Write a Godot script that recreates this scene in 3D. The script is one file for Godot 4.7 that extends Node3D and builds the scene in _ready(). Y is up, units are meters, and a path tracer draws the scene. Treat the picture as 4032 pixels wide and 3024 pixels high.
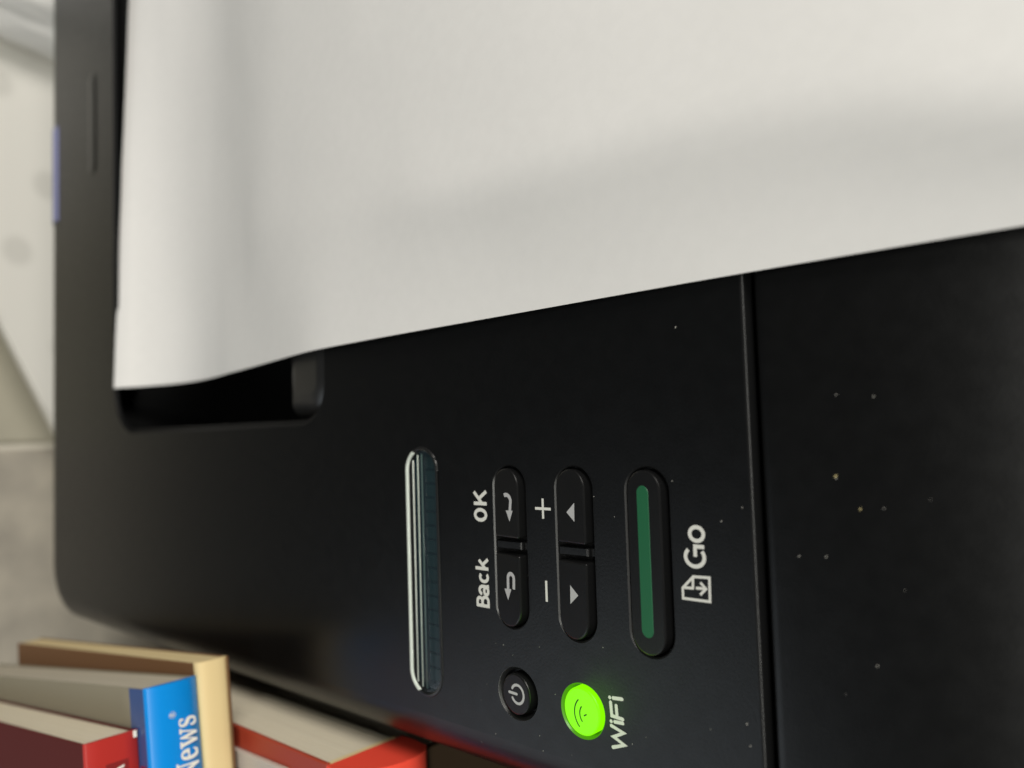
extends Node3D

# A black laser printer seen close from above its control panel, the camera turned on its side.
# Lengths below are in millimetres from a point on the printer's top (T above the table), under the camera:
# x to the reader's right along the panel's lettering, z towards the reader, y up.

const T := 183.0
const EYE := 115.0
var rng := RandomNumberGenerator.new()
var M := {}
var ripple := FastNoiseLite.new()


func P(x: float, y: float, z: float) -> Vector3:
	return Vector3(x, y + T, z) * 0.001


func _ready() -> void:
	rng.seed = 7
	ripple.seed = 4
	ripple.frequency = 0.022
	ripple.fractal_octaves = 2
	camera_and_light()
	materials()
	setting()
	printer()
	paper()
	books()
	background_things()


# ------------------------------------------------------------------ camera, light
func camera_and_light() -> void:
	var cam := Camera3D.new()
	cam.name = "camera"
	add_child(cam)
	var right := Vector3(-0.03186675, -0.66935925, 0.74225514)
	var back := -Vector3(0.05625715, -0.74265622, -0.66730569)
	var up := back.cross(right)
	cam.transform = Transform3D(Basis(right.normalized(), up.normalized(), back.normalized()), P(0, EYE, 0))
	cam.near = 0.01
	cam.far = 50.0
	cam.fov = 51.5
	var lens := CameraAttributesPhysical.new()
	lens.frustum_focal_length = 24.87
	lens.frustum_near = 0.01
	lens.frustum_far = 50.0
	lens.exposure_aperture = 9.6
	lens.frustum_focus_distance = 0.146
	cam.attributes = lens
	cam.current = true

	var env := Environment.new()
	env.background_mode = Environment.BG_COLOR
	env.background_color = Color(0.255, 0.255, 0.25)
	env.tonemap_mode = Environment.TONE_MAPPER_LINEAR
	env.tonemap_exposure = 1.0
	env.sdfgi_enabled = true
	env.ssao_enabled = true
	env.ssil_enabled = true
	var world := WorldEnvironment.new()
	world.name = "world_environment"
	world.environment = env
	add_child(world)

	area("added_strip_light", P(-180, 1250, 980), P(-20, 0, -160), Vector2(1.5, 0.12), 1.6, Color(1.0, 0.995, 0.96))  # unseen strip light, added for edge highlights and an even light on the paper
	area("key_light", P(780, 420, 540), P(40, 0, -200), Vector2(0.55, 0.45), 0.98, Color(1.0, 0.98, 0.95))  # unseen key light from the front right, set for paper and spines
	area("added_sheen_light", P(-900, 1180, -900), P(-40, 0, -60), Vector2(1.1, 0.9), 0.35, Color(0.93, 0.97, 1.0))  # unseen soft fill, added for the grey sheen on the panel


func area(called: String, from: Vector3, to: Vector3, size: Vector2, energy: float, color: Color) -> void:
	var l := AreaLight3D.new()
	l.name = called
	l.area_size = size
	l.light_energy = energy
	l.light_color = color
	l.shadow_enabled = true
	l.area_normalize_energy = true
	l.area_range = 8.0
	l.area_attenuation = 2.0
	add_child(l)
	l.look_at_from_position(from, to, Vector3.UP)


# ------------------------------------------------------------------ materials
func mat(key: String, linear: Color, rough: float, spec := 0.5) -> StandardMaterial3D:
	var m := StandardMaterial3D.new()
	m.resource_name = key
	m.albedo_color = linear.linear_to_srgb()
	m.roughness = rough
	m.metallic_specular = spec
	M[key] = m
	return m


func srgb(key: String, r: int, g: int, b: int, rough: float) -> StandardMaterial3D:
	return mat(key, Color8(r, g, b).srgb_to_linear(), rough)


func noise_tex(freq: float, lo: Color, hi: Color, n_seed: int, size := 512, normal := false, bump := 4.0) -> NoiseTexture2D:
	var n := FastNoiseLite.new()
	n.seed = n_seed
	n.frequency = freq
	n.fractal_octaves = 4
	var t := NoiseTexture2D.new()
	t.width = size
	t.height = size
	t.seamless = true
	t.noise = n
	if normal:
		t.as_normal_map = true
		t.bump_strength = bump
	else:
		var g := Gradient.new()
		g.set_color(0, lo)
		g.set_color(1, hi)
		t.color_ramp = g
	return t


func tri(m: StandardMaterial3D, per_metre: float) -> void:
	m.uv1_triplanar = true
	m.uv1_scale = Vector3.ONE * per_metre


func materials() -> void:
	var grain := noise_tex(0.09, Color.BLACK, Color.WHITE, 3, 512, true, 3.0)
	var smudge := noise_tex(0.012, Color(0.31, 0.31, 0.31), Color(0.36, 0.36, 0.36), 11)
	for spec in [["black_plastic", Color(0.0022, 0.0024, 0.0026)], ["button_plastic", Color(0.0065, 0.0067, 0.007)], ["housing_plastic", Color(0.0018, 0.0019, 0.002)]]:
		var m := mat(spec[0], spec[1], 1.0, 0.47)
		m.roughness_texture = smudge
		m.normal_enabled = true
		m.normal_texture = grain
		m.normal_scale = 0.05
		tri(m, 30.0)
	var scaled: StandardMaterial3D = M["black_plastic"].duplicate()
	tri(scaled, 0.03)
	M["cover_plastic"] = scaled
	mat("lit_ledge", Color(0.022, 0.022, 0.022), 0.32)  # paler than the cover: the light on the ledge is put into its colour
	mat("dark_recess", Color(0.003, 0.0031, 0.0033), 0.6, 0.3)
	mat("rim_plastic", Color(0.012, 0.0122, 0.0125), 0.3)
	mat("white_print", Color(0.68, 0.68, 0.63), 0.6)
	mat("grey_print", Color(0.5, 0.5, 0.5), 0.6)
	mat("green_strip", Color(0.012, 0.125, 0.05), 0.45)
	var glow := mat("lit_green", Color(0.0, 0.1, 0.0), 0.4)
	glow.emission_enabled = true
	glow.emission = Color8(140, 255, 0)
	glow.emission_energy_multiplier = 1.0
	var halo := mat("green_spill", Color(0.06, 0.16, 0.01), 0.3)  # green light leaking round the button, put into the socket's colour and glow
	halo.emission_enabled = true
	halo.emission = Color8(110, 230, 0)
	halo.emission_energy_multiplier = 0.05
	mat("dark_green_print", Color(0.006, 0.03, 0.003), 0.5)
	mat("display_back", Color(0.009, 0.022, 0.03), 0.25)
	mat("display_cell", Color(0.012, 0.03, 0.036), 0.25)
	mat("streak_bright", Color(0.62, 0.67, 0.61), 0.12)  # light streaks of the display window, painted as pale rib colours
	mat("streak_pale", Color(0.62, 0.67, 0.61), 0.12)
	mat("streak_dim", Color(0.45, 0.52, 0.46), 0.12)
	mat("streak_teal", Color(0.07, 0.115, 0.11), 0.12)
	var lens := mat("display_lens", Color(0.9, 1.0, 0.98), 0.03)
	lens.albedo_color.a = 0.0
	lens.transparency = BaseMaterial3D.TRANSPARENCY_ALPHA
	var sheet := mat("white_paper", Color(0.805, 0.793, 0.773), 0.8, 0.3)
	sheet.albedo_texture = noise_tex(0.05, Color(0.985, 0.985, 0.985), Color(1, 1, 1), 21)
	tri(sheet, 9.0)
	mat("dust", Color(0.34, 0.33, 0.3), 0.8)
	mat("yellow_dust", Color(0.5, 0.42, 0.2), 0.8)
	mat("lavender", Color(0.24, 0.25, 0.44), 0.5)

	# books
	var leaf := func(key: String, lo: Color, hi: Color) -> void:
		var m := mat(key, Color.WHITE, 0.85, 0.2)
		var im := Image.create(8, 256, false, Image.FORMAT_RGBA8)
		for y in 256:
			var k := rng.randf()
			for x in 8:
				im.set_pixel(x, y, lo.lerp(hi, clampf(k + rng.randf_range(-0.08, 0.08), 0, 1)))
		m.albedo_texture = ImageTexture.create_from_image(im)
		tri(m, 40.0)
	leaf.call("pages_white", Color8(224, 214, 190), Color8(234, 225, 203))
	leaf.call("pages_cream", Color8(222, 202, 154), Color8(232, 212, 166))
	leaf.call("pages_grey", Color8(194, 187, 169), Color8(204, 196, 178))
	srgb("cream_spine", 236, 212, 158, 0.75)
	srgb("brown_cover", 122, 86, 54, 0.7)
	srgb("blue_spine", 0, 146, 236, 0.35)
	srgb("blue_band", 64, 92, 150, 0.4)
	srgb("grey_cover", 150, 143, 124, 0.6)
	srgb("red_mark", 140, 30, 60, 0.5)
	srgb("red_spine", 190, 48, 42, 0.45)
	srgb("maroon_cover", 92, 18, 12, 0.65)
	srgb("pale_maroon", 108, 46, 38, 0.6)
	srgb("scarlet_spine", 255, 82, 62, 0.5)
	srgb("rust_cover", 166, 62, 40, 0.5)
	srgb("pamphlet_white", 196, 186, 174, 0.6)
	srgb("pamphlet_green", 92, 96, 78, 0.6)
	srgb("dark_brown_cover", 58, 44, 28, 0.6)
	srgb("white_ink", 244, 242, 232, 0.5)
	srgb("dark_red_ink", 140, 34, 34, 0.5)

	# background
	var tile := mat("pale_tile", Color8(190, 183, 169).srgb_to_linear(), 0.3)
	tile.albedo_texture = noise_tex(0.012, Color(0.86, 0.86, 0.87), Color(1, 1, 1), 31)
	tri(tile, 6.0)
	var tile2 := mat("beige_tile", Color8(186, 181, 164).srgb_to_linear(), 0.3)
	tile2.albedo_texture = noise_tex(0.01, Color(0.95, 0.95, 0.95), Color(1, 1, 1), 33)
	tri(tile2, 6.0)
	srgb("grout", 212, 207, 194, 0.8)
	var bag := mat("white_bag", Color(0.86, 0.855, 0.83), 0.45)
	bag.subsurf_scatter_enabled = false
	var table := mat("table_top", Color(0.3, 0.24, 0.17), 0.5)
	table.albedo_texture = noise_tex(0.02, Color(0.8, 0.78, 0.75), Color(1, 1, 1), 41)
	tri(table, 3.0)
	var dots := mat("dotted_paper", Color(1, 1, 1), 0.6, 0.3)
	var im := Image.create(256, 256, false, Image.FORMAT_RGB8)
	for y in 256:
		for x in 256:
			var k := 0.0
			for c in [Vector2(64, 64), Vector2(192, 192), Vector2(64, 320), Vector2(320, 64), Vector2(-64, 192), Vector2(192, -64)]:
				var d: float = Vector2(x - c.x, (y - c.y) * 1.15).length()
				k = maxf(k, 1.0 - smoothstep(20.0, 48.0, d))
			im.set_pixel(x, y, Color8(230, 228, 221).lerp(Color8(214, 212, 205), k))
	dots.albedo_texture = ImageTexture.create_from_image(im)


# ------------------------------------------------------------------ mesh helpers
func begin(smooth := true) -> SurfaceTool:
	var st := SurfaceTool.new()
	st.begin(Mesh.PRIMITIVE_TRIANGLES)
	st.set_smooth_group(0 if smooth else -1)
	return st


func face(st: SurfaceTool, a: Vector3, b: Vector3, c: Vector3, hint: Vector3) -> void:
	var n := (a - c).cross(a - b)
	if n.length_squared() < 1e-26:
		return
	st.add_vertex(a)
	if n.dot(hint) < 0:
		st.add_vertex(c)
		st.add_vertex(b)
	else:
		st.add_vertex(b)
		st.add_vertex(c)


func quad(st: SurfaceTool, a: Vector3, b: Vector3, c: Vector3, d: Vector3, hint: Vector3) -> void:
	face(st, a, b, c, hint)
	face(st, a, c, d, hint)


func done(st: SurfaceTool, called: String, m: String, parent: Node, at := Vector3.ZERO) -> MeshInstance3D:
	st.generate_normals()
	var o := MeshInstance3D.new()
	o.name = called
	var mesh := st.commit()
	for v in mesh.get_surface_count():
		mesh.surface_set_material(v, M[m])
	o.mesh = mesh
	o.position = at
	o.cast_shadow = GeometryInstance3D.SHADOW_CASTING_SETTING_ON
	parent.add_child(o, true)
	return o


func thing(called: String, label: String, category: String, at := Vector3.ZERO, group := "") -> Node3D:
	var o := Node3D.new()
	o.name = called
	o.position = at
	o.set_meta("label", label)
	o.set_meta("category", category)
	if group:
		o.set_meta("group", group)
	add_child(o, true)
	return o


func tag(o: Node, label: String, category := "", kind := "") -> Node:
	if label:
		o.set_meta("label", label)
	if category:
		o.set_meta("category", category)
	if kind:
		o.set_meta("kind", kind)
	return o


# chamfered box between two corners given in the millimetres of its parent
func box(st: SurfaceTool, lo: Vector3, hi: Vector3, r: float) -> void:
	var mid := (lo + hi) / 2
	var pt := func(i: int, j: int, k: int, full: int) -> Vector3:
		var s := Vector3(i, j, k)
		var v := Vector3()
		for ax in 3:
			var e: float = (hi[ax] - lo[ax]) / 2 - (0.0 if ax == full else r)
			v[ax] = mid[ax] + s[ax] * e
		return v
	for ax in 3:
		var b := (ax + 1) % 3
		var c := (ax + 2) % 3
		for s in [-1, 1]:
			var q := []
			for uv in [[-1, -1], [1, -1], [1, 1], [-1, 1]]:
				var k := [0, 0, 0]
				k[ax] = s
				k[b] = uv[0]
				k[c] = uv[1]
				q.append(pt.call(k[0], k[1], k[2], ax))
			var h := Vector3()
			h[ax] = s
			quad(st, q[0], q[1], q[2], q[3], h)
		for s in [-1, 1]:
			for t in [-1, 1]:
				var q := []
				for w in [[-1, b], [1, b], [1, c], [-1, c]]:
					var k := [0, 0, 0]
					k[ax] = w[0]
					k[b] = s
					k[c] = t
					q.append(pt.call(k[0], k[1], k[2], w[1]))
				var h := Vector3()
				h[b] = s
				h[c] = t
				quad(st, q[0], q[1], q[2], q[3], h)
	for i in [-1, 1]:
		for j in [-1, 1]:
			for k in [-1, 1]:
				face(st, pt.call(i, j, k, 0), pt.call(i, j, k, 1), pt.call(i, j, k, 2), Vector3(i, j, k))


func mm(lo: Vector3, hi: Vector3, r: float, called: String, m: String, parent: Node) -> MeshInstance3D:
	var st := begin(false)
	box(st, lo * 0.001, hi * 0.001, r * 0.001)
	return done(st, called, m, parent)


# rounded rectangle in x, z; radii at (x0,z0) (x0,z1) (x1,z1) (x1,z0); drawn in by «inset»
func rr(x0: float, x1: float, z0: float, z1: float, radii: Array, inset := 0.0, n := 12) -> PackedVector2Array:
	var out := PackedVector2Array()
	x0 += inset
	x1 -= inset
	z0 += inset
	z1 -= inset
	var corners := [[x0, z0, 1, 1, PI * 1.5, -1], [x0, z1, 1, -1, PI, -1], [x1, z1, -1, -1, PI * 0.5, -1], [x1, z0, -1, 1, 0.0, -1]]
	for i in 4:
		var c: Array = corners[i]
		var r: float = maxf(radii[i] - inset, 0.03)
		for k in n + 1:
			var a: float = c[4] - PI / 2 * k / n
			out.append(Vector2(c[0] + c[2] * r + r * cos(a), c[1] + c[3] * r + r * sin(a)))
	return out


func level(ring: PackedVector2Array, y: float) -> PackedVector3Array:
	var out := PackedVector3Array()
	for p in ring:
		out.append(P(p.x, y, p.y))
	return out


func sloped(ring: PackedVector2Array, f: Callable) -> PackedVector3Array:
	var out := PackedVector3Array()
	for p in ring:
		out.append(P(p.x, f.call(p.x, p.y), p.y))
	return out


func centre(ring: PackedVector3Array) -> Vector3:
	var c := Vector3()
	for p in ring:
		c += p
	return c / ring.size()


# walls between rings; «out» +1 when seen from outside, -1 for the inside of a hole
func loft(st: SurfaceTool, rings: Array, out: float, cap := true, joined := false) -> void:
	for k in rings.size() - 1:
		st.set_smooth_group(1 if joined else k + 1)
		var a: PackedVector3Array = rings[k]
		var b: PackedVector3Array = rings[k + 1]
		var n := a.size()
		for i in n:
			var j := (i + 1) % n
			var along := (a[j] - a[i]) + (b[j] - b[i])
			var across := (b[i] - a[i]) + (b[j] - a[j])
			var h := along.cross(across)
			var mid := (a[i] + a[j] + b[i] + b[j]) / 4
			var away := (mid - (centre(a) + centre(b)) / 2)
			away.y = 0
			var side := away.normalized() * out + Vector3(0, 1.0, 0)
			# the way a wall of the ring looks: outward (or into the hole) and up
			if absf(h.normalized().y) < 0.05:
				side = away.normalized() * out
			if h.dot(side) < 0:
				h = -h
			quad(st, a[i], a[j], b[j], b[i], h)
	if cap:
		st.set_smooth_group(60)
		var last: PackedVector3Array = rings[-1]
		var c := centre(last)
		for i in last.size():
			face(st, last[i], last[(i + 1) % last.size()], c, Vector3.UP)


# flat stroke lying on a surface of height f(x, z); points are [x, z] in mm
func stroke(st: SurfaceTool, pts: Array, w: float, f: Callable, lift: float, ends := true, closed := false) -> void:
	var p := PackedVector2Array()
	for q in pts:
		p.append(Vector2(q[0], q[1]))
	var n := p.size()
	var left := []
	var right := []
	for i in n:
		var d0 := (p[i] - p[(i - 1 + n) % n]).normalized() if (i > 0 or closed) else (p[1] - p[0]).normalized()
		var d1 := (p[(i + 1) % n] - p[i]).normalized() if (i < n - 1 or closed) else d0
		var t := (d0 + d1).normalized()
		var nn := Vector2(-t.y, t.x)
		var k := 1.0 / maxf(nn.dot(Vector2(-d0.y, d0.x)), 0.45)
		left.append(p[i] + nn * w / 2 * k)
		right.append(p[i] - nn * w / 2 * k)
	var at := func(q: Vector2) -> Vector3:
		return P(q.x, f.call(q.x, q.y) + lift, q.y)
	for i in (n if closed else n - 1):
		var j := (i + 1) % n
		quad(st, at.call(left[i]), at.call(left[j]), at.call(right[j]), at.call(right[i]), Vector3.UP)
	if ends and not closed:
		for e in [[0, 1], [n - 1, n - 2]]:
			var d := (p[e[0]] - p[e[1]]).normalized()
			var b := d.angle()
			for k in 6:
				var a0 := b - PI / 2 + PI * k / 6
				var a1 := b - PI / 2 + PI * (k + 1) / 6
				face(st, at.call(p[e[0]]), at.call(p[e[0]] + Vector2.from_angle(a0) * w / 2), at.call(p[e[0]] + Vector2.from_angle(a1) * w / 2), Vector3.UP)


func arc(cx: float, cz: float, rx: float, rz: float, a0: float, a1: float, n := 20) -> Array:
	var out := []
	for k in n + 1:
		var a := deg_to_rad(lerpf(a0, a1, float(k) / n))
		out.append([cx + rx * cos(a), cz + rz * sin(a)])
	return out


func ring_line(cx: float, cz: float, rx: float, rz: float, n := 32) -> Array:
	var out := arc(cx, cz, rx, rz, 0, 360, n)
	out.pop_back()
	return out


func flat(_x: float, _z: float) -> float:
	return 0.0


# strokes: [points, closed]
func print_marks(called: String, strokes: Array, w: float, f: Callable, ends: bool, m: String, parent: Node, label := "") -> MeshInstance3D:
	var st := begin(false)
	var lift := 0.03
	for s in strokes:
		stroke(st, s[0], w, f, lift, ends, s[1])
		lift += 0.012
	var o := done(st, called, m, parent)
	if label:
		o.set_meta("label", label)
	return o


# ------------------------------------------------------------------ setting
func setting() -> void:
	var t := mm(Vector3(-700, -36, -476), Vector3(800, 0, 500), 3, "tabletop", "table_top", self)
	t.set_meta("kind", "structure")
	var wall := Node3D.new()
	wall.name = "tiled_wall"
	wall.set_meta("kind", "structure")
	wall.set_meta("label", "pale tiled wall behind the printer")
	add_child(wall)
	mm(Vector3(-700, 0, -520), Vector3(800, 271, -472.2), 1, "grout", "grout", wall)
	for i in range(-2, 3):
		for j in 2:
			var x0 := -1.0 + i * 300.0
			mm(Vector3(x0 + 1.4, j * 240.0 + 0.8, -480), Vector3(x0 + 298.6, minf(j * 240.0 + 238.0, 270), -470), 1.6, "tile", "beige_tile" if i >= 0 else "pale_tile", wall)


# ------------------------------------------------------------------ printer
const X0 := -69.0
const X1 := 287.0
const ZB := -360.0
const ZF := -54.6


func front_y(z: float) -> float:
	var t := clampf((z + 53.0) / 78.0, 0.0, 1.0)
	return -0.75 - 5.0 * t - 24.0 * pow(t, 3.0)


func holes() -> Array:
	return [
		rr(-38.6, -6.9, -109.4, -100.7, [4.35, 4.35, 4.35, 4.35]),
		rr(-38.7, -6.9, -93.7, -84.9, [4.4, 4.4, 4.4, 4.4]),
		rr(-39.0, -6.9, -78.2, -69.3, [4.45, 4.45, 4.45, 4.45]),
		rr(-55.6, -45.6, -109.4, -99.3, [5.0, 5.0, 5.0, 5.0], 0.0, 16),
		rr(-55.5, -45.7, -93.8, -84.0, [4.9, 4.9, 4.9, 4.9], 0.0, 16),
		rr(-56.3, -3.2, -135.7, -125.2, [5.25, 5.25, 5.25, 5.25]),
		rr(2.4, 236.0, -293.0, -165.6, [17.0, 11.0, 11.0, 17.0], 0.0, 14),
	]


func socket(ring_of: Callable, called: String, depth: float, bevel: float, m: String, parent: Node, floor_on := true) -> MeshInstance3D:
	var st := begin()
	loft(st, [level(ring_of.call(0.0), 0), level(ring_of.call(bevel), -bevel), level(ring_of.call(bevel + 0.04), -depth)], -1.0, floor_on)
	return done(st, called, m, parent)


func printer() -> void:
	var pr := thing("laser_printer", "black laser printer with buttons, narrow display and lit green button", "printer", Vector3.ZERO)
	# lower housing
	mm(Vector3(X0 + 1.5, 4, ZB + 1.5), Vector3(X1 - 1.5, T - 58, ZF - 0.5), 3, "housing", "housing_plastic", pr)
	# flat of the top cover, its openings cut out
	var flat_top := CSGPolygon3D.new()
	flat_top.name = "top_cover"
	var pts := PackedVector2Array()
	var outline := rr(X0, X1, ZB, ZF, [22.0, 0.3, 0.3, 22.0], 0.0, 16)
	var r := 9.0
	var cap_ring := rr(X0 + r, X1 - r, ZB + r, ZF - 0.7, [13.0, 0.3, 0.3, 13.0], 0.0, 16)
	for p in cap_ring:
		pts.append(Vector2(p.x, -p.y))
	flat_top.polygon = pts
	flat_top.depth = 1.2
	flat_top.rotation.x = -PI / 2
	flat_top.scale = Vector3.ONE * 0.001
	flat_top.position = P(0, 0, 0)
	flat_top.material = M["cover_plastic"]
	for h in holes():
		var cut := CSGPolygon3D.new()
		cut.name = "opening"
		cut.operation = CSGShape3D.OPERATION_SUBTRACTION
		var q := PackedVector2Array()
		for p in h:
			q.append(Vector2(p.x, -p.y))
		cut.polygon = q
		cut.depth = 10.0
		cut.position.z = 5.0
		flat_top.add_child(cut, true)
	pr.add_child(flat_top, true)
	# its rounded edge, left, back and right
	var st := begin()
	var path := rr(X0, X1, ZB, ZF, [22.0, 0.3, 0.3, 22.0], 0.0, 16)
	var prof := []
	for k in 9:
		var a := PI / 2 * k / 8
		prof.append([r - r * sin(a), -r + r * cos(a)])
	prof.append([-0.2, -30.0])
	prof.append([-0.2, -62.0])
	var rings := []
	for q in prof:
		rings.append(level(rr(X0 + q[0], X1 - q[0], ZB + q[0], ZF - 0.7, [maxf(22.0 - q[0], 0.1), 0.3, 0.3, maxf(22.0 - q[0], 0.1)], 0.0, 16), q[1]))
	loft(st, rings, 1.0, false, true)
	done(st, "cover_edge", "black_plastic", pr)
	# front edge of the top cover along the seam
	st = begin()
	var edge := [[-55.3, 0.0], [-54.95, -0.02], [-54.72, -0.14], [-54.6, -0.38], [-54.6, -22.0]]
	strip(st, edge, X0 + r, X1 - r)
	done(st, "cover_lip", "button_plastic", pr)
	# front cover: a short step down, then curving over the front
	st = begin()
	var fp := [[-53.5, -20.0], [-53.5, -1.7], [-53.35, -1.15], [-52.9, -0.85]]
	for k in 27:
		var z := -51.9 + k * 3.0
		fp.append([z, front_y(z)])
	fp.append_array([[29.0, -40.0], [31.5, -60.0], [33.0, -100.0], [33.0, -176.0]])
	strip(st, fp, X0 + 2, X1 - 2)
	done(st, "front_cover", "housing_plastic", pr)
	output_tray(pr)
	display(pr)
	buttons(pr)
	lettering(pr)
	# low rib on the rim behind the tray
	st = begin()
	loft(st, [level(rr(100, 140, -315.5, -307.5, [4, 4, 4, 4]), 0.01), level(rr(100, 140, -315.5, -307.5, [4, 4, 4, 4], 2.0), 0.3), level(rr(100, 140, -315.5, -307.5, [4, 4, 4, 4], 3.0), 0.34)], 1.0)
	done(st, "rear_rib", "black_plastic", pr)
	# lavender strip folded over the back edge
	st = begin()
	var sp := [[ZB + 12.5, 0.02], [ZB + 12.3, 0.4], [ZB + 9.0, 0.45]]
	for k in 5:
		var a := deg_to_rad(8.0 + 8.0 * k)
		sp.append([ZB + r - (r + 0.45) * sin(a), -r + (r + 0.45) * cos(a)])
	strip(st, sp, 90, 129, Vector3(0, 1, -0.3))
	tag(done(st, "edge_strip", "lavender", pr), "lavender strip folded over the back edge")
	dust(pr)


func strip(st: SurfaceTool, profile: Array, x0: float, x1: float, hint := Vector3(0, 1, 0.25)) -> void:
	for k in profile.size() - 1:
		var a: Array = profile[k]
		var b: Array = profile[k + 1]
		var h := hint
		if absf(a[0] - b[0]) < 0.001:
			h = Vector3(0, 0, 1 if hint.z > 0 else -1)
			if k < 2 and hint.z > 0 and a[1] < b[1]:
				h = Vector3(0, 0, -1)
		quad(st, P(x0, a[1], a[0]), P(x1, a[1], a[0]), P(x1, b[1], b[0]), P(x0, b[1], b[0]), h)


func output_tray(pr: Node3D) -> void:
	var f := func(i: float) -> PackedVector2Array:
		return rr(2.4, 236.0, -293.0, -165.6, [17.0, 11.0, 11.0, 17.0], i, 14)
	var st := begin()
	var rings := []
	for k in 7:
		var a := PI / 2 * k / 6
		rings.append(level(f.call(1.3 * (1 - cos(a))), -1.3 * sin(a)))
	# first ring is level with the top, the last turns straight down
	rings.append(level(rr(4.0, 234.4, -303.0, -167.2, [17.0, 10.0, 10.0, 17.0], 0.0, 14), -1.7))
	rings.append(level(rr(4.2, 234.2, -302.5, -167.4, [17.0, 10.0, 10.0, 17.0], 0.0, 14), -42))
	loft(st, rings, -1.0, true, true)
	var tray := done(st, "output_tray", "dark_recess", pr)
	st = begin()
	var g := func(i: float) -> PackedVector2Array:
		return rr(4.4, 234.0, -193.0, -167.7, [4.0, 9.5, 9.5, 4.0], i, 14)
	var h := func(_x: float, z: float) -> float:
		return -2.6 - (-167.5 - z) * 0.13
	var rise := []
	for q in [[0.0, 6.0], [0.3, 4.2], [1.0, 2.8], [2.0, 1.7], [3.4, 0.8], [5.0, 0.25], [6.5, 0.0]]:
		rise.append(sloped(g.call(q[0]), func(x, z): return h.call(x, z) - q[1]))
	rise.push_front(level(g.call(0.0), -41))
	loft(st, rise, 1.0, true, true)
	done(st, "tray_ledge", "lit_ledge", tray)


func display(pr: Node3D) -> void:
	var f := func(i: float) -> PackedVector2Array:
		return rr(-56.3, -3.2, -135.7, -125.2, [5.25, 5.25, 5.25, 5.25], i, 12)
	var st := begin()
	loft(st, [level(f.call(0.0), 0.0), level(f.call(0.15), 0.22), level(f.call(0.5), 0.3), level(f.call(0.75), 0.1), level(f.call(0.8), -2.6)], -1.0, false)
	var d := done(st, "display_frame", "rim_plastic", pr)
	st = begin()
	loft(st, [level(f.call(0.8), -1.4), level(f.call(0.85), -1.3)], 1.0)
	done(st, "display_panel", "display_back", d)
	for k in 16:
		var x := -53.0 + k * 3.0
		mm(P(x, -1.28, -130.6) * 1000, P(x + 2.6, -1.2, -126.6) * 1000, 0.05, "character_cell", "display_cell", d)
	# reflected light streaks painted as pale ribs on both sides, then the flat clear pane
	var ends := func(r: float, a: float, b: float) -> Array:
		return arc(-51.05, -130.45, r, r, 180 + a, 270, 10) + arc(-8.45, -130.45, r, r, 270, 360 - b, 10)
	rib("streak_rib", ends.call(4.75, 22.0, 26.0), 0.92, 0.42, "streak_bright", d)
	rib("streak_rib", [[-53.6, -133.25], [-6.2, -133.2]], 0.95, 0.45, "streak_pale", d)
	rib("streak_rib", [[-54.4, -131.75], [-5.0, -131.65]], 0.95, 0.42, "streak_dim", d)
	rib("streak_rib", [[-54.6, -130.45], [-4.8, -130.4]], 1.3, 0.22, "streak_teal", d)
	rib("streak_rib", arc(-8.45, -130.45, 4.85, 4.85, 40, 90, 8) + arc(-51.05, -130.45, 4.85, 4.85, 90, 165, 10), 0.26, 0.22, "streak_dim", d)
	st = begin()
	loft(st, [level(f.call(0.85), -0.9), level(f.call(0.9), -0.08)], 1.0)
	done(st, "display_window", "display_lens", d)


# a rounded bead along a path
func rib(called: String, path: Array, w: float, h: float, m: String, parent: Node) -> void:
	var st := begin()
	var n := path.size()
	var sides := []
	for i in n:
		var a := Vector2(path[maxi(i - 1, 0)][0], path[maxi(i - 1, 0)][1])
		var b := Vector2(path[mini(i + 1, n - 1)][0], path[mini(i + 1, n - 1)][1])
		var t := (b - a).normalized()
		var nn := Vector2(-t.y, t.x)
		var row := []
		var thin := 0.35 if (i == 0 or i == n - 1) else 1.0
		for k in 7:
			var q := PI * k / 6
			var p := Vector2(path[i][0], path[i][1]) + nn * cos(q) * w / 2 * thin
			row.append(P(p.x, -0.1 + sin(q) * h * thin, p.y))
		sides.append(row)
	for i in n - 1:
		for k in 6:
			quad(st, sides[i][k], sides[i + 1][k], sides[i + 1][k + 1], sides[i][k + 1], Vector3.UP)
	for i in [0, n - 1]:
		for k in 5:
			face(st, sides[i][0], sides[i][k + 1], sides[i][k + 2] if k < 5 else sides[i][6], Vector3(1 if i else -1, 0.2, 0))
	done(st, called, m, parent)


func cap(called: String, ring_of: Callable, f: Callable, m: String, parent: Node, base := -2.5) -> MeshInstance3D:
	var st := begin()
	loft(st, [level(ring_of.call(0.0), base), sloped(ring_of.call(0.0), func(x, z): return f.call(x, z) - 0.3), sloped(ring_of.call(0.1), func(x, z): return f.call(x, z) - 0.1), sloped(ring_of.call(0.32), f)], 1.0)
	return done(st, called, m, parent)


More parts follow.
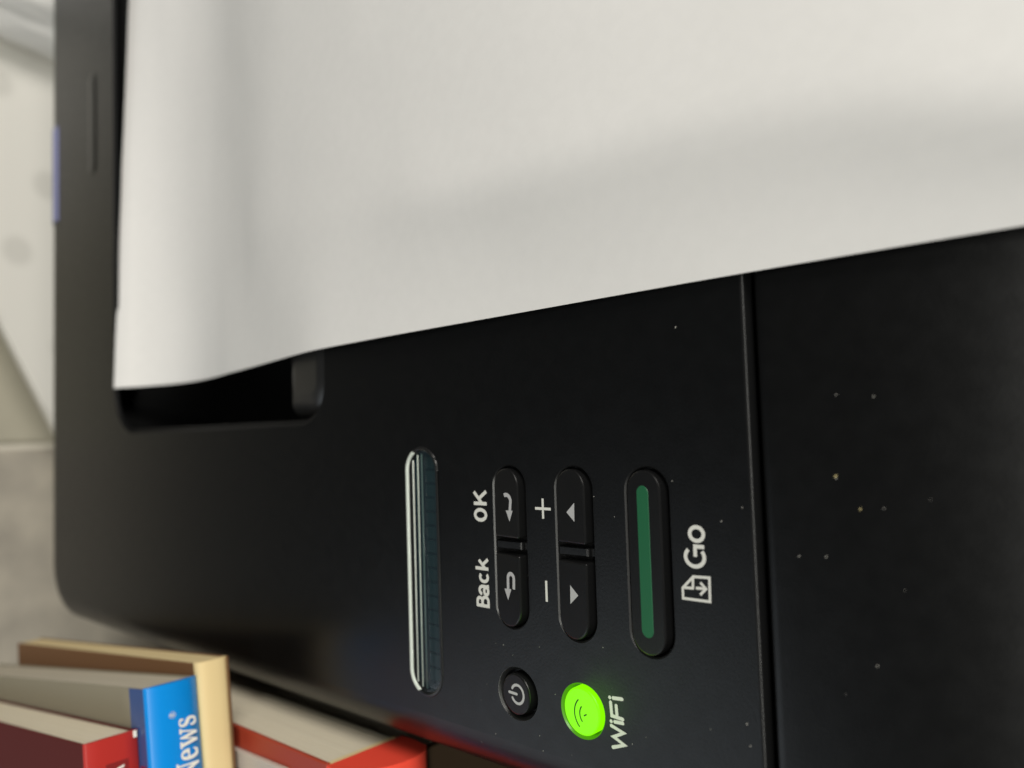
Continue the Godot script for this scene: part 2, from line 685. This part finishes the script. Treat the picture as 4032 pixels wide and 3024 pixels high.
func buttons(pr: Node3D) -> void:
	var rows := [[-109.4, -100.7, -38.6], [-93.7, -84.9, -38.7], [-78.2, -69.3, -39.0]]
	for r in 3:
		var z0: float = rows[r][0]
		var z1: float = rows[r][1]
		var xl: float = rows[r][2]
		var rad := (z1 - z0) / 2
		var s := socket(func(i): return rr(xl, -6.9, z0, z1, [rad, rad, rad, rad], i), "button_socket", 3.0, 0.28, "rim_plastic", pr)
		var f := func(_x: float, z: float) -> float:
			return 0.25 + (z - z0 - 0.6) / (z1 - z0 - 1.2) * 1.25
		var br := rad - 0.75
		if r < 2:
			var names := [["ok_button", "back_button"], ["plus_button", "minus_button"]]
			var marks := [
				[[[arc(-13.9, -105.0, 1.2, 1.3, -30, 88, 10) + [[-15.9, -104.0]], false]], [[[[-30.6, -103.5], [-28.9, -103.42]] + arc(-28.7, -104.3, 0.95, 0.9, 80, -80, 10) + [[-30.9, -105.25]], false]]],
				[[], []]]
			var heads := [[[[-17.8, -104.15], [-15.7, -105.2], [-15.65, -103.1]], [[-32.9, -105.3], [-30.8, -106.35], [-30.65, -104.25]]], [[[-15.4, -90.4], [-13.6, -88.3], [-17.0, -88.4]], [[-30.0, -88.1], [-28.4, -90.1], [-31.8, -90.2]]]]
			for k in 2:
				var a := -20.9 if k == 0 else xl + 0.7
				var b := -7.6 if k == 0 else -24.2
				var radii := [0.4, 0.4, br, br] if k == 0 else [br, br, 0.4, 0.4]
				var bt := cap(names[r][k], func(i): return rr(a, b, z0 + 0.55, z1 - 0.95, radii, i), f, "button_plastic", pr)
				var st := begin(false)
				var lift := 0.03
				for m in marks[r][k]:
					stroke(st, m[0], 0.76, f, lift, false, false)
					lift += 0.015
				var tr: Array = heads[r][k]
				var q := []
				for p in tr:
					q.append(P(p[0], f.call(p[0], p[1]) + 0.05, p[1]))
				face(st, q[0], q[1], q[2], Vector3.UP)
				done(st, "arrow_icon", "grey_print", bt)
			# bridge between the two buttons
			var br_st := begin(false)
			box(br_st, P(-23.3, -2.8, z0 + 0.45), P(-21.8, -0.35, z1 - 2.0), 0.00015)
			box(br_st, P(-23.3, -2.8, z1 - 1.9), P(-21.8, -0.1, z1 - 1.6), 0.0001)
			box(br_st, P(-23.3, -2.8, z1 - 1.5), P(-21.8, -0.9, z1 - 0.35), 0.0001)
			done(br_st, "button_bridge", "button_plastic", s)
		else:
			var go := cap("go_button", func(i): return rr(xl + 0.7, -7.6, z0 + 0.55, z1 - 0.95, [br, br, br, br], i), f, "button_plastic", pr)
			var st := begin()
			var rg := func(i: float) -> PackedVector2Array: return rr(-35.4, -10.2, -75.3, -72.75, [1.27, 1.27, 1.27, 1.27], i, 8)
			loft(st, [sloped(rg.call(0.0), f), sloped(rg.call(0.05), func(x, z): return f.call(x, z) + 0.06)], 1.0)
			done(st, "green_strip", "green_strip", go)
	# power button in a dished ring
	var c := Vector2(-50.6, -104.35)
	var circ := func(cc: Vector2, rad: float) -> Callable:
		return func(i: float) -> PackedVector2Array: return rr(cc.x - rad, cc.x + rad, cc.y - rad, cc.y + rad, [rad, rad, rad, rad], i, 16)
	var st2 := begin()
	var ring: Callable = circ.call(c, 5.0)
	loft(st2, [level(ring.call(0.0), 0), level(ring.call(0.3), -0.35), level(ring.call(0.55), -0.75), level(ring.call(0.62), -3)], -1.0)
	done(st2, "button_socket", "rim_plastic", pr)
	var pf := func(_x: float, z: float) -> float:
		return 0.45 + (z - c.y) * 0.1
	var pb := cap("power_button", circ.call(c + Vector2(0, -0.15), 3.85), pf, "button_plastic", pr)
	print_marks("power_icon", [[arc(-50.5, -104.0, 1.72, 1.7, -58, 238, 28), false], [[[-50.5, -106.3], [-50.5, -104.2]], false]], 0.52, pf, true, "grey_print", pb)
	# lit wireless button
	c = Vector2(-50.6, -88.9)
	ring = circ.call(c, 4.9)
	st2 = begin()
	loft(st2, [level(ring.call(0.0), 0), level(ring.call(0.25), -0.3), level(ring.call(0.3), -2.6)], -1.0)
	done(st2, "spill_ring", "green_spill", pr)
	var wf := func(_x: float, z: float) -> float:
		return 0.35 + (z - c.y) * 0.08
	var wb := cap("wifi_button", circ.call(c, 4.2), wf, "lit_green", pr)
	tag(wb, "round button lit bright green")
	print_marks("wireless_icon", [[arc(-50.95, -87.4, 3.15, 3.15, -90 - 48, -90 + 46, 16), false], [arc(-50.95, -87.4, 1.9, 1.9, -90 - 43, -90 + 40, 12), false], [[[-51.15, -88.25], [-50.85, -87.75]], false]], 0.26, wf, true, "dark_green_print", wb)
	var lamp := OmniLight3D.new()
	lamp.name = "wifi_button_lamp"
	lamp.light_color = Color8(140, 255, 0)
	lamp.light_energy = 0.00011
	lamp.light_size = 0.004
	lamp.omni_range = 3.0
	lamp.omni_attenuation = 2.0
	lamp.shadow_enabled = true
	lamp.position = P(c.x, 0.1, c.y)
	add_child(lamp)


func lettering(pr: Node3D) -> void:
	var F := flat
	print_marks("ok_lettering", [
		[ring_line(-17.02, -112.93, 1.02, 1.5), true],
		[[[-14.75, -114.72], [-14.75, -111.12]], false], [[[-14.6, -112.55], [-12.45, -114.6]], false], [[[-13.75, -113.2], [-12.3, -111.15]], false],
	], 0.7, F, false, "white_print", pr, "white lettering OK")
	print_marks("back_lettering", [
		[[[-35.0, -114.7], [-35.0, -111.12]], false],
		[[[-35.2, -114.42], [-34.15, -114.42]] + arc(-34.15, -113.75, 0.66, 0.67, -80, 80, 10) + [[-34.15, -113.08], [-35.2, -113.08]], false],
		[[[-35.2, -113.02], [-34.05, -113.02]] + arc(-34.05, -112.2, 0.8, 0.8, -80, 80, 10) + [[-34.05, -111.4], [-35.2, -111.4]], false],
		[arc(-31.95, -112.95, 0.75, 0.78, 190, 360, 10) + [[-31.2, -111.75], [-31.05, -111.15]], false],
		[ring_line(-32.05, -111.92, 0.72, 0.55), true],
		[arc(-29.35, -112.42, 0.85, 1.05, 48, 312, 18), false],
		[[[-27.65, -114.7], [-27.65, -111.12]], false], [[[-27.5, -112.1], [-26.0, -113.68]], false], [[[-26.95, -112.75], [-25.75, -111.15]], false],
	], 0.66, F, false, "white_print", pr, "white lettering Back")
	print_marks("plus_sign", [[[[-16.95, -96.55], [-13.2, -96.55]], false], [[[-15.1, -98.45], [-15.1, -94.65]], false]], 0.5, F, false, "white_print", pr)
	print_marks("minus_sign", [[[[-32.25, -96.35], [-28.4, -96.35]], false]], 0.52, F, false, "white_print", pr)
	print_marks("wifi_lettering", [
		[[[-46.98, -82.15], [-46.82, -80.3]], false], [[[-47.0, -82.86], [-47.02, -82.84]], false],
		[[[-50.2, -80.3], [-50.05, -82.55], [-47.8, -82.7]], false], [[[-50.0, -81.45], [-48.15, -81.55]], false],
		[[[-50.95, -81.95], [-50.85, -80.3]], false], [[[-51.0, -82.72], [-51.02, -82.7]], false],
		[[[-51.75, -82.7], [-52.45, -80.2], [-53.55, -82.3], [-54.45, -80.1], [-55.35, -82.5]], false],
	], 0.62, F, true, "white_print", pr, "white lettering WiFi")
	print_marks("go_lettering", [
		[arc(-21.45, -65.1, 1.5, 1.68, -42, -310, 26), false], [[[-21.4, -65.0], [-19.75, -65.0], [-19.75, -63.35]], false],
		[ring_line(-17.75, -64.62, 1.1, 1.22), true],
	], 0.64, F, false, "white_print", pr, "white lettering Go")
	print_marks("page_icon", [
		[[[-28.25, -67.55], [-28.25, -62.75], [-24.5, -62.7], [-24.6, -65.55], [-26.6, -67.55]], true],
		[[[-26.5, -67.3], [-26.45, -65.7], [-24.75, -65.6]], false],
		[[[-26.35, -65.15], [-26.3, -63.45]], false], [[[-25.4, -64.3], [-26.3, -63.35], [-27.35, -64.4]], false],
	], 0.43, F, false, "white_print", pr, "white icon of a page with an arrow")


func dust(pr: Node3D) -> void:
	var st := begin(false)
	var known := [[15.8, -66.8], [3.4, -42.0], [2.9, -37.0], [-8.6, -42.6], [-15.5, -60.2], [-13.2, -56.6], [-49.2, -57.1], [-20.1, -48.5], [-19.9, -44.6], [-12.7, -36.5], [-46.0, -57.5], [-34.5, -38.5], [-24.0, -109.0]]
	for k in known:
		speck(st, k[0], k[1], rng.randf_range(0.12, 0.19))
	for k in 16:
		speck(st, rng.randf_range(-62, -8), rng.randf_range(-124, -60), rng.randf_range(0.06, 0.14))
	for k in 7:
		speck(st, rng.randf_range(-60, -38), rng.randf_range(-118, -78), rng.randf_range(0.06, 0.12))
	for k in 6:
		speck(st, rng.randf_range(-60, 25), rng.randf_range(-52, -12), rng.randf_range(0.05, 0.09))
	tag(done(st, "dust_specks", "dust", pr), "", "", "stuff")
	st = begin(false)
	speck(st, -8.3, -42.7, 0.26)
	speck(st, -12.9, -39.6, 0.2)
	tag(done(st, "dust_specks", "yellow_dust", pr), "", "", "stuff")


func speck(st: SurfaceTool, x: float, z: float, s: float) -> void:
	var y := 0.0 if z < ZF else front_y(z)
	if z > ZF - 1 and z < -51.8:
		return
	var t := rng.randf_range(0.3, 1.2)
	var u := Vector2(cos(t), sin(t))
	var a := [Vector2(u.x, u.y) * s * 1.5, Vector2(-u.y, u.x) * s * 0.8, Vector2(-u.x, -u.y) * s * 1.3, Vector2(u.y, -u.x) * s * 0.7]
	var top := P(x, y + s * 0.9, z)
	for i in 4:
		var p: Vector2 = a[i]
		var q: Vector2 = a[(i + 1) % 4]
		face(st, P(x + p.x, y + 0.02, z + p.y), P(x + q.x, y + 0.02, z + q.y), top, Vector3.UP)


# ------------------------------------------------------------------ sheet of paper
func curve(pts: Array, t: float) -> float:
	for i in pts.size() - 1:
		if t <= pts[i + 1][0]:
			var p0: Array = pts[maxi(i - 1, 0)]
			var p1: Array = pts[i]
			var p2: Array = pts[i + 1]
			var p3: Array = pts[mini(i + 2, pts.size() - 1)]
			var w: float = (t - p1[0]) / (p2[0] - p1[0])
			return cubic_interpolate_in_time(p1[1], p2[1], p0[1], p3[1], w, p2[0] - p1[0], p0[0] - p1[0] - 0.001, p3[0] - p1[0] + 0.001)
	return pts[-1][1]


func sheet_y(u: float, v: float) -> float:
	# measured along the left edge; further in, shaped partly for its shading
	var edge := [[0.0, 0.2], [8.0, -4.6], [17.0, -8.8], [27.0, -11.6], [37.0, -12.4], [50.0, -11.2], [64.0, -8.6], [85.0, -5.0], [104.0, -1.4], [124.0, 2.1], [145.0, 2.7], [190.0, 1.9], [238.0, 0.8], [259.0, -0.3], [275.0, -1.5], [297.0, -3.6]]
	var inner := [[0.0, -6.6], [20.0, -9.2], [36.0, -10.8], [50.0, -10.7], [64.0, -8.8], [77.0, -5.9], [90.0, -2.7], [104.0, 0.0], [122.0, 2.4], [145.0, 4.6], [178.0, 6.7], [205.0, 7.1], [235.0, 6.3], [262.0, 4.7], [297.0, 1.4]]
	# the far corner curls up slowly across the sheet; the roll of the long side is shaped to stand for a cast shadow
	var far_k := clampf(u / 145.0, 0.0, 1.0)
	var shade_ridge := curve([[0.0, 50.0], [90.0, 37.0], [130.0, 31.0], [159.0, 28.0], [183.0, 24.5], [235.0, 22.3], [253.0, 20.0], [277.0, 13.5], [297.0, 8.0]], v)
	var soft := 3.5
	var x := u / shade_ridge
	var w := soft / shade_ridge
	var near_k := 1.0
	if x <= 1.0 - w:
		near_k = 0.55 * x + 0.45 * x * x
	elif x < 1.0 + w:
		var x0 := 1.0 - w
		var t := (x - x0) / (2.0 * w)
		var g0 := 0.55 * x0 + 0.45 * x0 * x0
		var slope := (0.55 + 0.9 * x0) * 2.0 * w
		near_k = g0 * (2 * t * t * t - 3 * t * t + 1) + slope * (t * t * t - 2 * t * t + t) + (3 * t * t - 2 * t * t * t)
	var k := lerpf(far_k, near_k, smoothstep(10.0, 62.0, v))
	return lerpf(curve(edge, v), curve(inner, v), k) + ripple.get_noise_2d(u, v) * 0.22 * smoothstep(0.0, 20.0, u)


func sheet_at(u: float, v: float, lift: float) -> Vector3:
	return P(18.8 + u + 0.0165 * v, sheet_y(u, v) + lift, -292.2 + v - 0.0165 * u)


func paper() -> void:
	var t := thing("paper_sheet", "blank white sheet of paper lying across the printer's output tray", "paper")
	var st := begin()
	var nu := 70
	var nv := 99
	for i in nu:
		for j in nv:
			var u0 := 210.0 * i / nu
			var u1 := 210.0 * (i + 1) / nu
			var v0 := 297.0 * j / nv
			var v1 := 297.0 * (j + 1) / nv
			st.set_smooth_group(1)
			quad(st, sheet_at(u0, v0, 0.1), sheet_at(u1, v0, 0.1), sheet_at(u1, v1, 0.1), sheet_at(u0, v1, 0.1), Vector3.UP)
			st.set_smooth_group(2)
			quad(st, sheet_at(u0, v0, 0), sheet_at(u1, v0, 0), sheet_at(u1, v1, 0), sheet_at(u0, v1, 0), Vector3.DOWN)
	st.set_smooth_group(-1)
	for j in nv:
		var v0 := 297.0 * j / nv
		var v1 := 297.0 * (j + 1) / nv
		for s in [[0.0, -1], [210.0, 1]]:
			quad(st, sheet_at(s[0], v0, 0), sheet_at(s[0], v1, 0), sheet_at(s[0], v1, 0.1), sheet_at(s[0], v0, 0.1), Vector3(s[1], 0, 0))
	for i in nu:
		var u0 := 210.0 * i / nu
		var u1 := 210.0 * (i + 1) / nu
		for s in [[0.0, -1], [297.0, 1]]:
			quad(st, sheet_at(u0, s[0], 0), sheet_at(u1, s[0], 0), sheet_at(u1, s[0], 0.1), sheet_at(u0, s[0], 0.1), Vector3(0, 0, s[1]))
	done(st, "sheet", "white_paper", t)


# ------------------------------------------------------------------ books
# A book lying flat, its spine towards the reader and its head to the right: local x runs left along the spine
# (negative), z runs back to the fore edge (negative), y up from its underside.
func page_block(length: float, depth: float, lo: float, hi: float, m: String, parent: Node, inset := 0.4, bulge := 0.0) -> void:
	var st := begin(false)
	var n := 14
	for k in n:
		var y0 := lerpf(lo, hi, k / float(n))
		var y1 := lerpf(lo, hi, (k + 0.985) / float(n))
		var j := inset + rng.randf_range(0.0, 0.12)
		box(st, Vector3(-length + 1, y0, -depth + 0.5) * 0.001, Vector3(-j, y1, -0.35 + bulge) * 0.001, 0.00004)
	done(st, "page_block", m, parent)


func slab(lo: Vector3, hi: Vector3, r: float, called: String, m: String, parent: Node) -> MeshInstance3D:
	return mm(lo, hi, r, called, m, parent)


# the back of a book: a profile in z, y drawn along the spine
func spine(length: float, profile: Array, called: String, m: String, parent: Node) -> MeshInstance3D:
	var st := begin()
	var c := Vector3(0, 0, 0)
	for q in profile:
		c += Vector3(0, q[1], q[0])
	c /= profile.size()
	c *= 0.001
	var n := profile.size()
	for i in n - 1:
		var a: Array = profile[i]
		var b: Array = profile[i + 1]
		var h := Vector3(0, a[1] + b[1], a[0] + b[0]) * 0.0005 - c
		h.x = 0
		st.set_smooth_group(1)
		quad(st, Vector3(0, a[1], a[0]) * 0.001, Vector3(-length, a[1], a[0]) * 0.001, Vector3(-length, b[1], b[0]) * 0.001, Vector3(0, b[1], b[0]) * 0.001, h)
	st.set_smooth_group(-1)
	for s in [0.0, -length]:
		for i in n:
			var a: Array = profile[i]
			var b: Array = profile[(i + 1) % n]
			face(st, Vector3(s, a[1], a[0]) * 0.001, Vector3(s, b[1], b[0]) * 0.001, Vector3(s * 0.001, c.y, c.z), Vector3(1 if s == 0.0 else -1, 0, 0))
	return done(st, called, m, parent)


func text(called: String, words: String, size: Vector2, at: Vector3, basis_: Basis, m: String, parent: Node, bold := true, serif := true) -> void:
	var t := TextMesh.new()
	var f := SystemFont.new()
	f.font_names = PackedStringArray(["Droid Serif" if serif else "Droid Sans"])
	f.font_weight = 700 if bold else 400
	t.font = f
	t.text = words
	t.font_size = 64
	t.pixel_size = 0.001
	t.depth = 0.0
	t.horizontal_alignment = HORIZONTAL_ALIGNMENT_LEFT
	t.vertical_alignment = VERTICAL_ALIGNMENT_BOTTOM
	t.material = M[m]
	var o := MeshInstance3D.new()
	o.name = called
	o.mesh = t
	var box_ := t.get_aabb()
	var s := Vector3(size.x * 0.001 / box_.size.x, size.y * 0.001 / box_.size.y, 1.0)
	var b := basis_ * Basis.from_scale(s)
	o.transform = Transform3D(b, at * 0.001 - b * box_.position)
	o.set_meta("label", "white lettering " + words)
	parent.add_child(o, true)


func book(called: String, label: String, x: float, y: float, z: float, turn: float) -> Node3D:
	var o := thing(called, label, "book", P(x, y, z), "books stacked flat beside the printer")
	o.rotation.y = deg_to_rad(turn)
	return o


func books() -> void:
	# books under the ones in view carry the stack up from the table
	var under := book("book", "thick dark brown book at the bottom of the stack, under the scarlet spine", -76, -183, -150, 3)
	slab(Vector3(-200, 0, -160), Vector3(0, 2, 0), 0.4, "cover", "dark_brown_cover", under)
	page_block(199, 157, 2.1, 168, "pages_grey", under, 1.0)
	slab(Vector3(-200, 168.2, -160), Vector3(0, 171, 0), 0.4, "cover", "dark_brown_cover", under)
	slab(Vector3(-200, 2.1, 0.05), Vector3(0, 168.1, 2), 0.3, "spine", "dark_brown_cover", under)

	var low := book("book", "book with bright scarlet rounded spine touching the printer's left edge", -73, -11.5, -152, 0.5)
	slab(Vector3(-190, 0, -128), Vector3(-2.5, 1.2, 0), 0.3, "cover", "rust_cover", low)
	page_block(186, 126, 1.3, 20.2, "pages_white", low, 0.5, -1.6)
	slab(Vector3(-190, 20.3, -128), Vector3(0.3, 21.5, -1.0), 0.3, "cover", "rust_cover", low)
	spine(190, [[-1.0, 21.6], [2.0, 21.7], [5.0, 20.6], [8.0, 17.8], [10.3, 14.0], [11.4, 10.0], [11.4, 6.5], [10.6, 3.0], [8.5, 0.6], [4.0, -0.2], [-1.0, 0.0]], "spine", "scarlet_spine", low)
	spine(5, [[-2.4, 20.2], [-1.1, 20.1], [-1.1, 1.4], [-2.4, 1.4]], "headband", "cream_spine", low)

	var ph := thing("pamphlet", "thin pale pamphlet with a greyish green patch, on the scarlet spined book", "pamphlet", P(-77.2, 10.05, -168), "")
	ph.rotation.y = deg_to_rad(2)
	slab(Vector3(-120, 0, -70), Vector3(0, 1.4, 0), 0.2, "cover", "pamphlet_white", ph)
	slab(Vector3(-118, 1.41, -68), Vector3(-4.2, 1.5, -12), 0.02, "green_patch", "pamphlet_green", ph)

	var cream := book("book", "coverless cream paperback with brown top cover, under the blue spined book", -54.5, 13.0, -190, 6.6)
	slab(Vector3(-150, 0, -136), Vector3(0, 0.5, -1.4), 0.15, "cover", "brown_cover", cream)
	page_block(149, 135, 0.55, 7.1, "pages_cream", cream, 0.25, -1.3)
	slab(Vector3(-150, 7.15, -136), Vector3(-0.3, 7.6, -2.2), 0.15, "cover", "brown_cover", cream)
	spine(150, [[-3.0, 7.72], [-2.0, 7.72], [-1.2, 7.5], [-0.5, 6.9], [-0.1, 6.0], [0.0, 4.6], [0.06, 3.2], [-0.02, 1.6], [-0.3, 0.7], [-1.0, 0.1], [-1.8, -0.1]], "spine", "cream_spine", cream)
	spine(150, [[-0.22, 0.55], [0.14, 0.62], [0.16, 0.3], [-0.3, -0.08], [-1.2, -0.12]], "torn_edge", "brown_cover", cream)

	var blue := book("book", "book with blue spine lettered News, lying on the cream paperback", -57.6, 20.85, -191.2, 8.6)
	slab(Vector3(-160, 0, -155), Vector3(-0.1, 0.5, -0.5), 0.15, "cover", "grey_cover", blue)
	page_block(158, 153, 0.55, 11.9, "pages_grey", blue, 0.5, -0.9)
	var bc := slab(Vector3(-160, 12.0, -155), Vector3(-0.1, 12.5, -0.5), 0.15, "cover", "grey_cover", blue)
	slab(Vector3(-160, 12.52, -8.6), Vector3(-0.15, 12.58, -0.6), 0.02, "blue_band", "blue_band", bc)
	slab(Vector3(-26, 12.6, -4.6), Vector3(-17.4, 12.64, -1.6), 0.01, "red_mark", "red_mark", bc)
	var bs := spine(160, [[-0.8, 12.6], [-0.1, 12.5], [0.5, 12.0], [1.5, 9.4], [1.85, 6.3], [1.5, 3.2], [0.5, 0.6], [-0.1, 0.1], [-0.8, -0.1]], "spine", "blue_spine", blue)
	text("title_lettering", "News", Vector2(13.8, 5.4), Vector3(-22.2, 1.9, 1.95), Basis.IDENTITY, "white_ink", bs)
	text("trade_mark", "®", Vector2(1.5, 1.5), Vector3(-7.9, 6.6, 1.95), Basis.IDENTITY, "white_ink", bs, false, false)

	var red := book("book", "book with red spine and dark maroon cover, topmost of the stack", -67.4, 33.55, -194.6, 7.6)
	slab(Vector3(-150, 0, -150), Vector3(-0.1, 0.6, -0.4), 0.2, "cover", "maroon_cover", red)
	page_block(148, 147, 0.65, 11.0, "pages_white", red, 0.5, -0.9)
	var rc := slab(Vector3(-150, 11.1, -150), Vector3(-0.1, 11.7, -0.4), 0.2, "cover", "maroon_cover", red)
	var blot := begin(false)
	stroke_local(blot, [[-22, -34], [-30, -30], [-44, -33], [-60, -26]], 9.0, 11.74)
	stroke_local(blot, [[-24, -22], [-40, -12], [-58, -9]], 6.0, 11.76)
	done(blot, "cover_print", "pale_maroon", rc)
	var rs := spine(150, [[-0.8, 11.8], [-0.2, 11.7], [0.2, 11.3], [0.4, 8.5], [0.45, 5.8], [0.4, 3.2], [0.2, 0.4], [-0.2, 0.0], [-0.8, -0.1]], "spine", "red_spine", red)
	slab(Vector3(-1.6, 0.35, 0.2), Vector3(-0.05, 1.2, 0.5), 0.1, "worn_corner", "white_ink", rs)
	slab(Vector3(-30, 2.6, 0.3), Vector3(-5.6, 7.6, 0.5), 0.05, "dark_band", "dark_red_ink", rs)
	text("title_lettering", "A", Vector2(2.2, 3.2), Vector3(-8.8, 3.6, 0.56), Basis.IDENTITY, "white_ink", rs, true, false)


func stroke_local(st: SurfaceTool, pts: Array, w: float, y: float) -> void:
	for i in pts.size() - 1:
		var a := Vector2(pts[i][0], pts[i][1])
		var b := Vector2(pts[i + 1][0], pts[i + 1][1])
		var wa := w * (0.5 + 0.5 * sin(1.7 * i + 0.8))
		var wb := w * (0.5 + 0.5 * sin(1.7 * (i + 1) + 0.8))
		quad(st, Vector3(a.x, y, a.y - wa / 2) * 0.001, Vector3(b.x, y, b.y - wb / 2) * 0.001, Vector3(b.x, y, b.y + wb / 2) * 0.001, Vector3(a.x, y, a.y + wa / 2) * 0.001, Vector3.UP)


# ------------------------------------------------------------------ things behind the printer
func background_things() -> void:
	# flat parcel standing on its corner, leaning on the wall
	var t := thing("wrapped_parcel", "flat parcel in white paper with pale grey spots, tilted behind printer", "parcel", P(3.5, -30.5, -446))
	t.rotation.z = deg_to_rad(25.2)
	var st := SurfaceTool.new()
	st.begin(Mesh.PRIMITIVE_TRIANGLES)
	var x0 := -0.1
	var x1 := 0.32
	var y0 := -0.125
	var n := Vector3(0, 0, 1)
	var q := [Vector3(x0, 0, 0.008), Vector3(x1, 0, 0.008), Vector3(x1, y0, 0.012), Vector3(x0, y0, 0.012)]
	var w := [Vector3(x0, 0, 0.002), Vector3(x1, 0, 0.002), Vector3(x1, y0, 0.002), Vector3(x0, y0, 0.002)]
	for fc in [[q, Vector3(0, 0, 1)], [w, Vector3(0, 0, -1)], [[q[0], q[1], w[1], w[0]], Vector3(0, 1, 0)], [[q[2], q[3], w[3], w[2]], Vector3(0, -1, 0)], [[q[1], q[2], w[2], w[1]], Vector3(1, 0, 0)], [[q[0], q[3], w[3], w[0]], Vector3(-1, 0, 0)]]:
		var v: Array = fc[0]
		var h: Vector3 = fc[1]
		for tr in [[0, 1, 2], [0, 2, 3]]:
			var order: Array = tr
			var nn: Vector3 = (v[tr[0]] - v[tr[2]]).cross(v[tr[0]] - v[tr[1]])
			if nn.dot(h) < 0:
				order = [tr[0], tr[2], tr[1]]
			for k in order:
				var p: Vector3 = v[k]
				st.set_uv(Vector2(p.x, p.y + p.z) / 0.052)
				st.set_smooth_group(-1)
				st.add_vertex(p)
	done(st, "wrapping", "dotted_paper", t)

	# crumpled bag
	var b := thing("plastic_bag", "crumpled white plastic bag in the corner behind the printer", "bag", P(238, -T, -424))
	st = begin()
	var nz := FastNoiseLite.new()
	nz.seed = 5
	nz.frequency = 1.0
	nz.noise_type = FastNoiseLite.TYPE_CELLULAR
	nz.cellular_return_type = FastNoiseLite.RETURN_DISTANCE2_SUB
	var fine := FastNoiseLite.new()
	fine.seed = 9
	fine.frequency = 1.0
	var rows := 70
	var cols := 110
	var at := func(i: int, j: int) -> Vector3:
		var th := PI * i / rows
		var ph := TAU * (j % cols) / cols
		var d := Vector3(sin(th) * cos(ph), cos(th), sin(th) * sin(ph))
		var k := 1.0 + 0.05 * nz.get_noise_3dv(d * 2.0) + 0.04 * nz.get_noise_3dv(d * 5.0) + 0.10 * fine.get_noise_3dv(d * 1.4)
		var v := Vector3(d.x * 0.052, d.y * 0.125, d.z * 0.03) * k
		v.y += 0.118
		return Vector3(v.x, maxf(v.y, 0.0), v.z)
	for i in rows:
		for j in cols:
			var a: Vector3 = at.call(i, j)
			var c: Vector3 = at.call(i + 1, j + 1)
			quad(st, a, at.call(i + 1, j), c, at.call(i, j + 1), (a + c) / 2 - Vector3(0, 0.118, 0))
	done(st, "bag_skin", "white_bag", b)
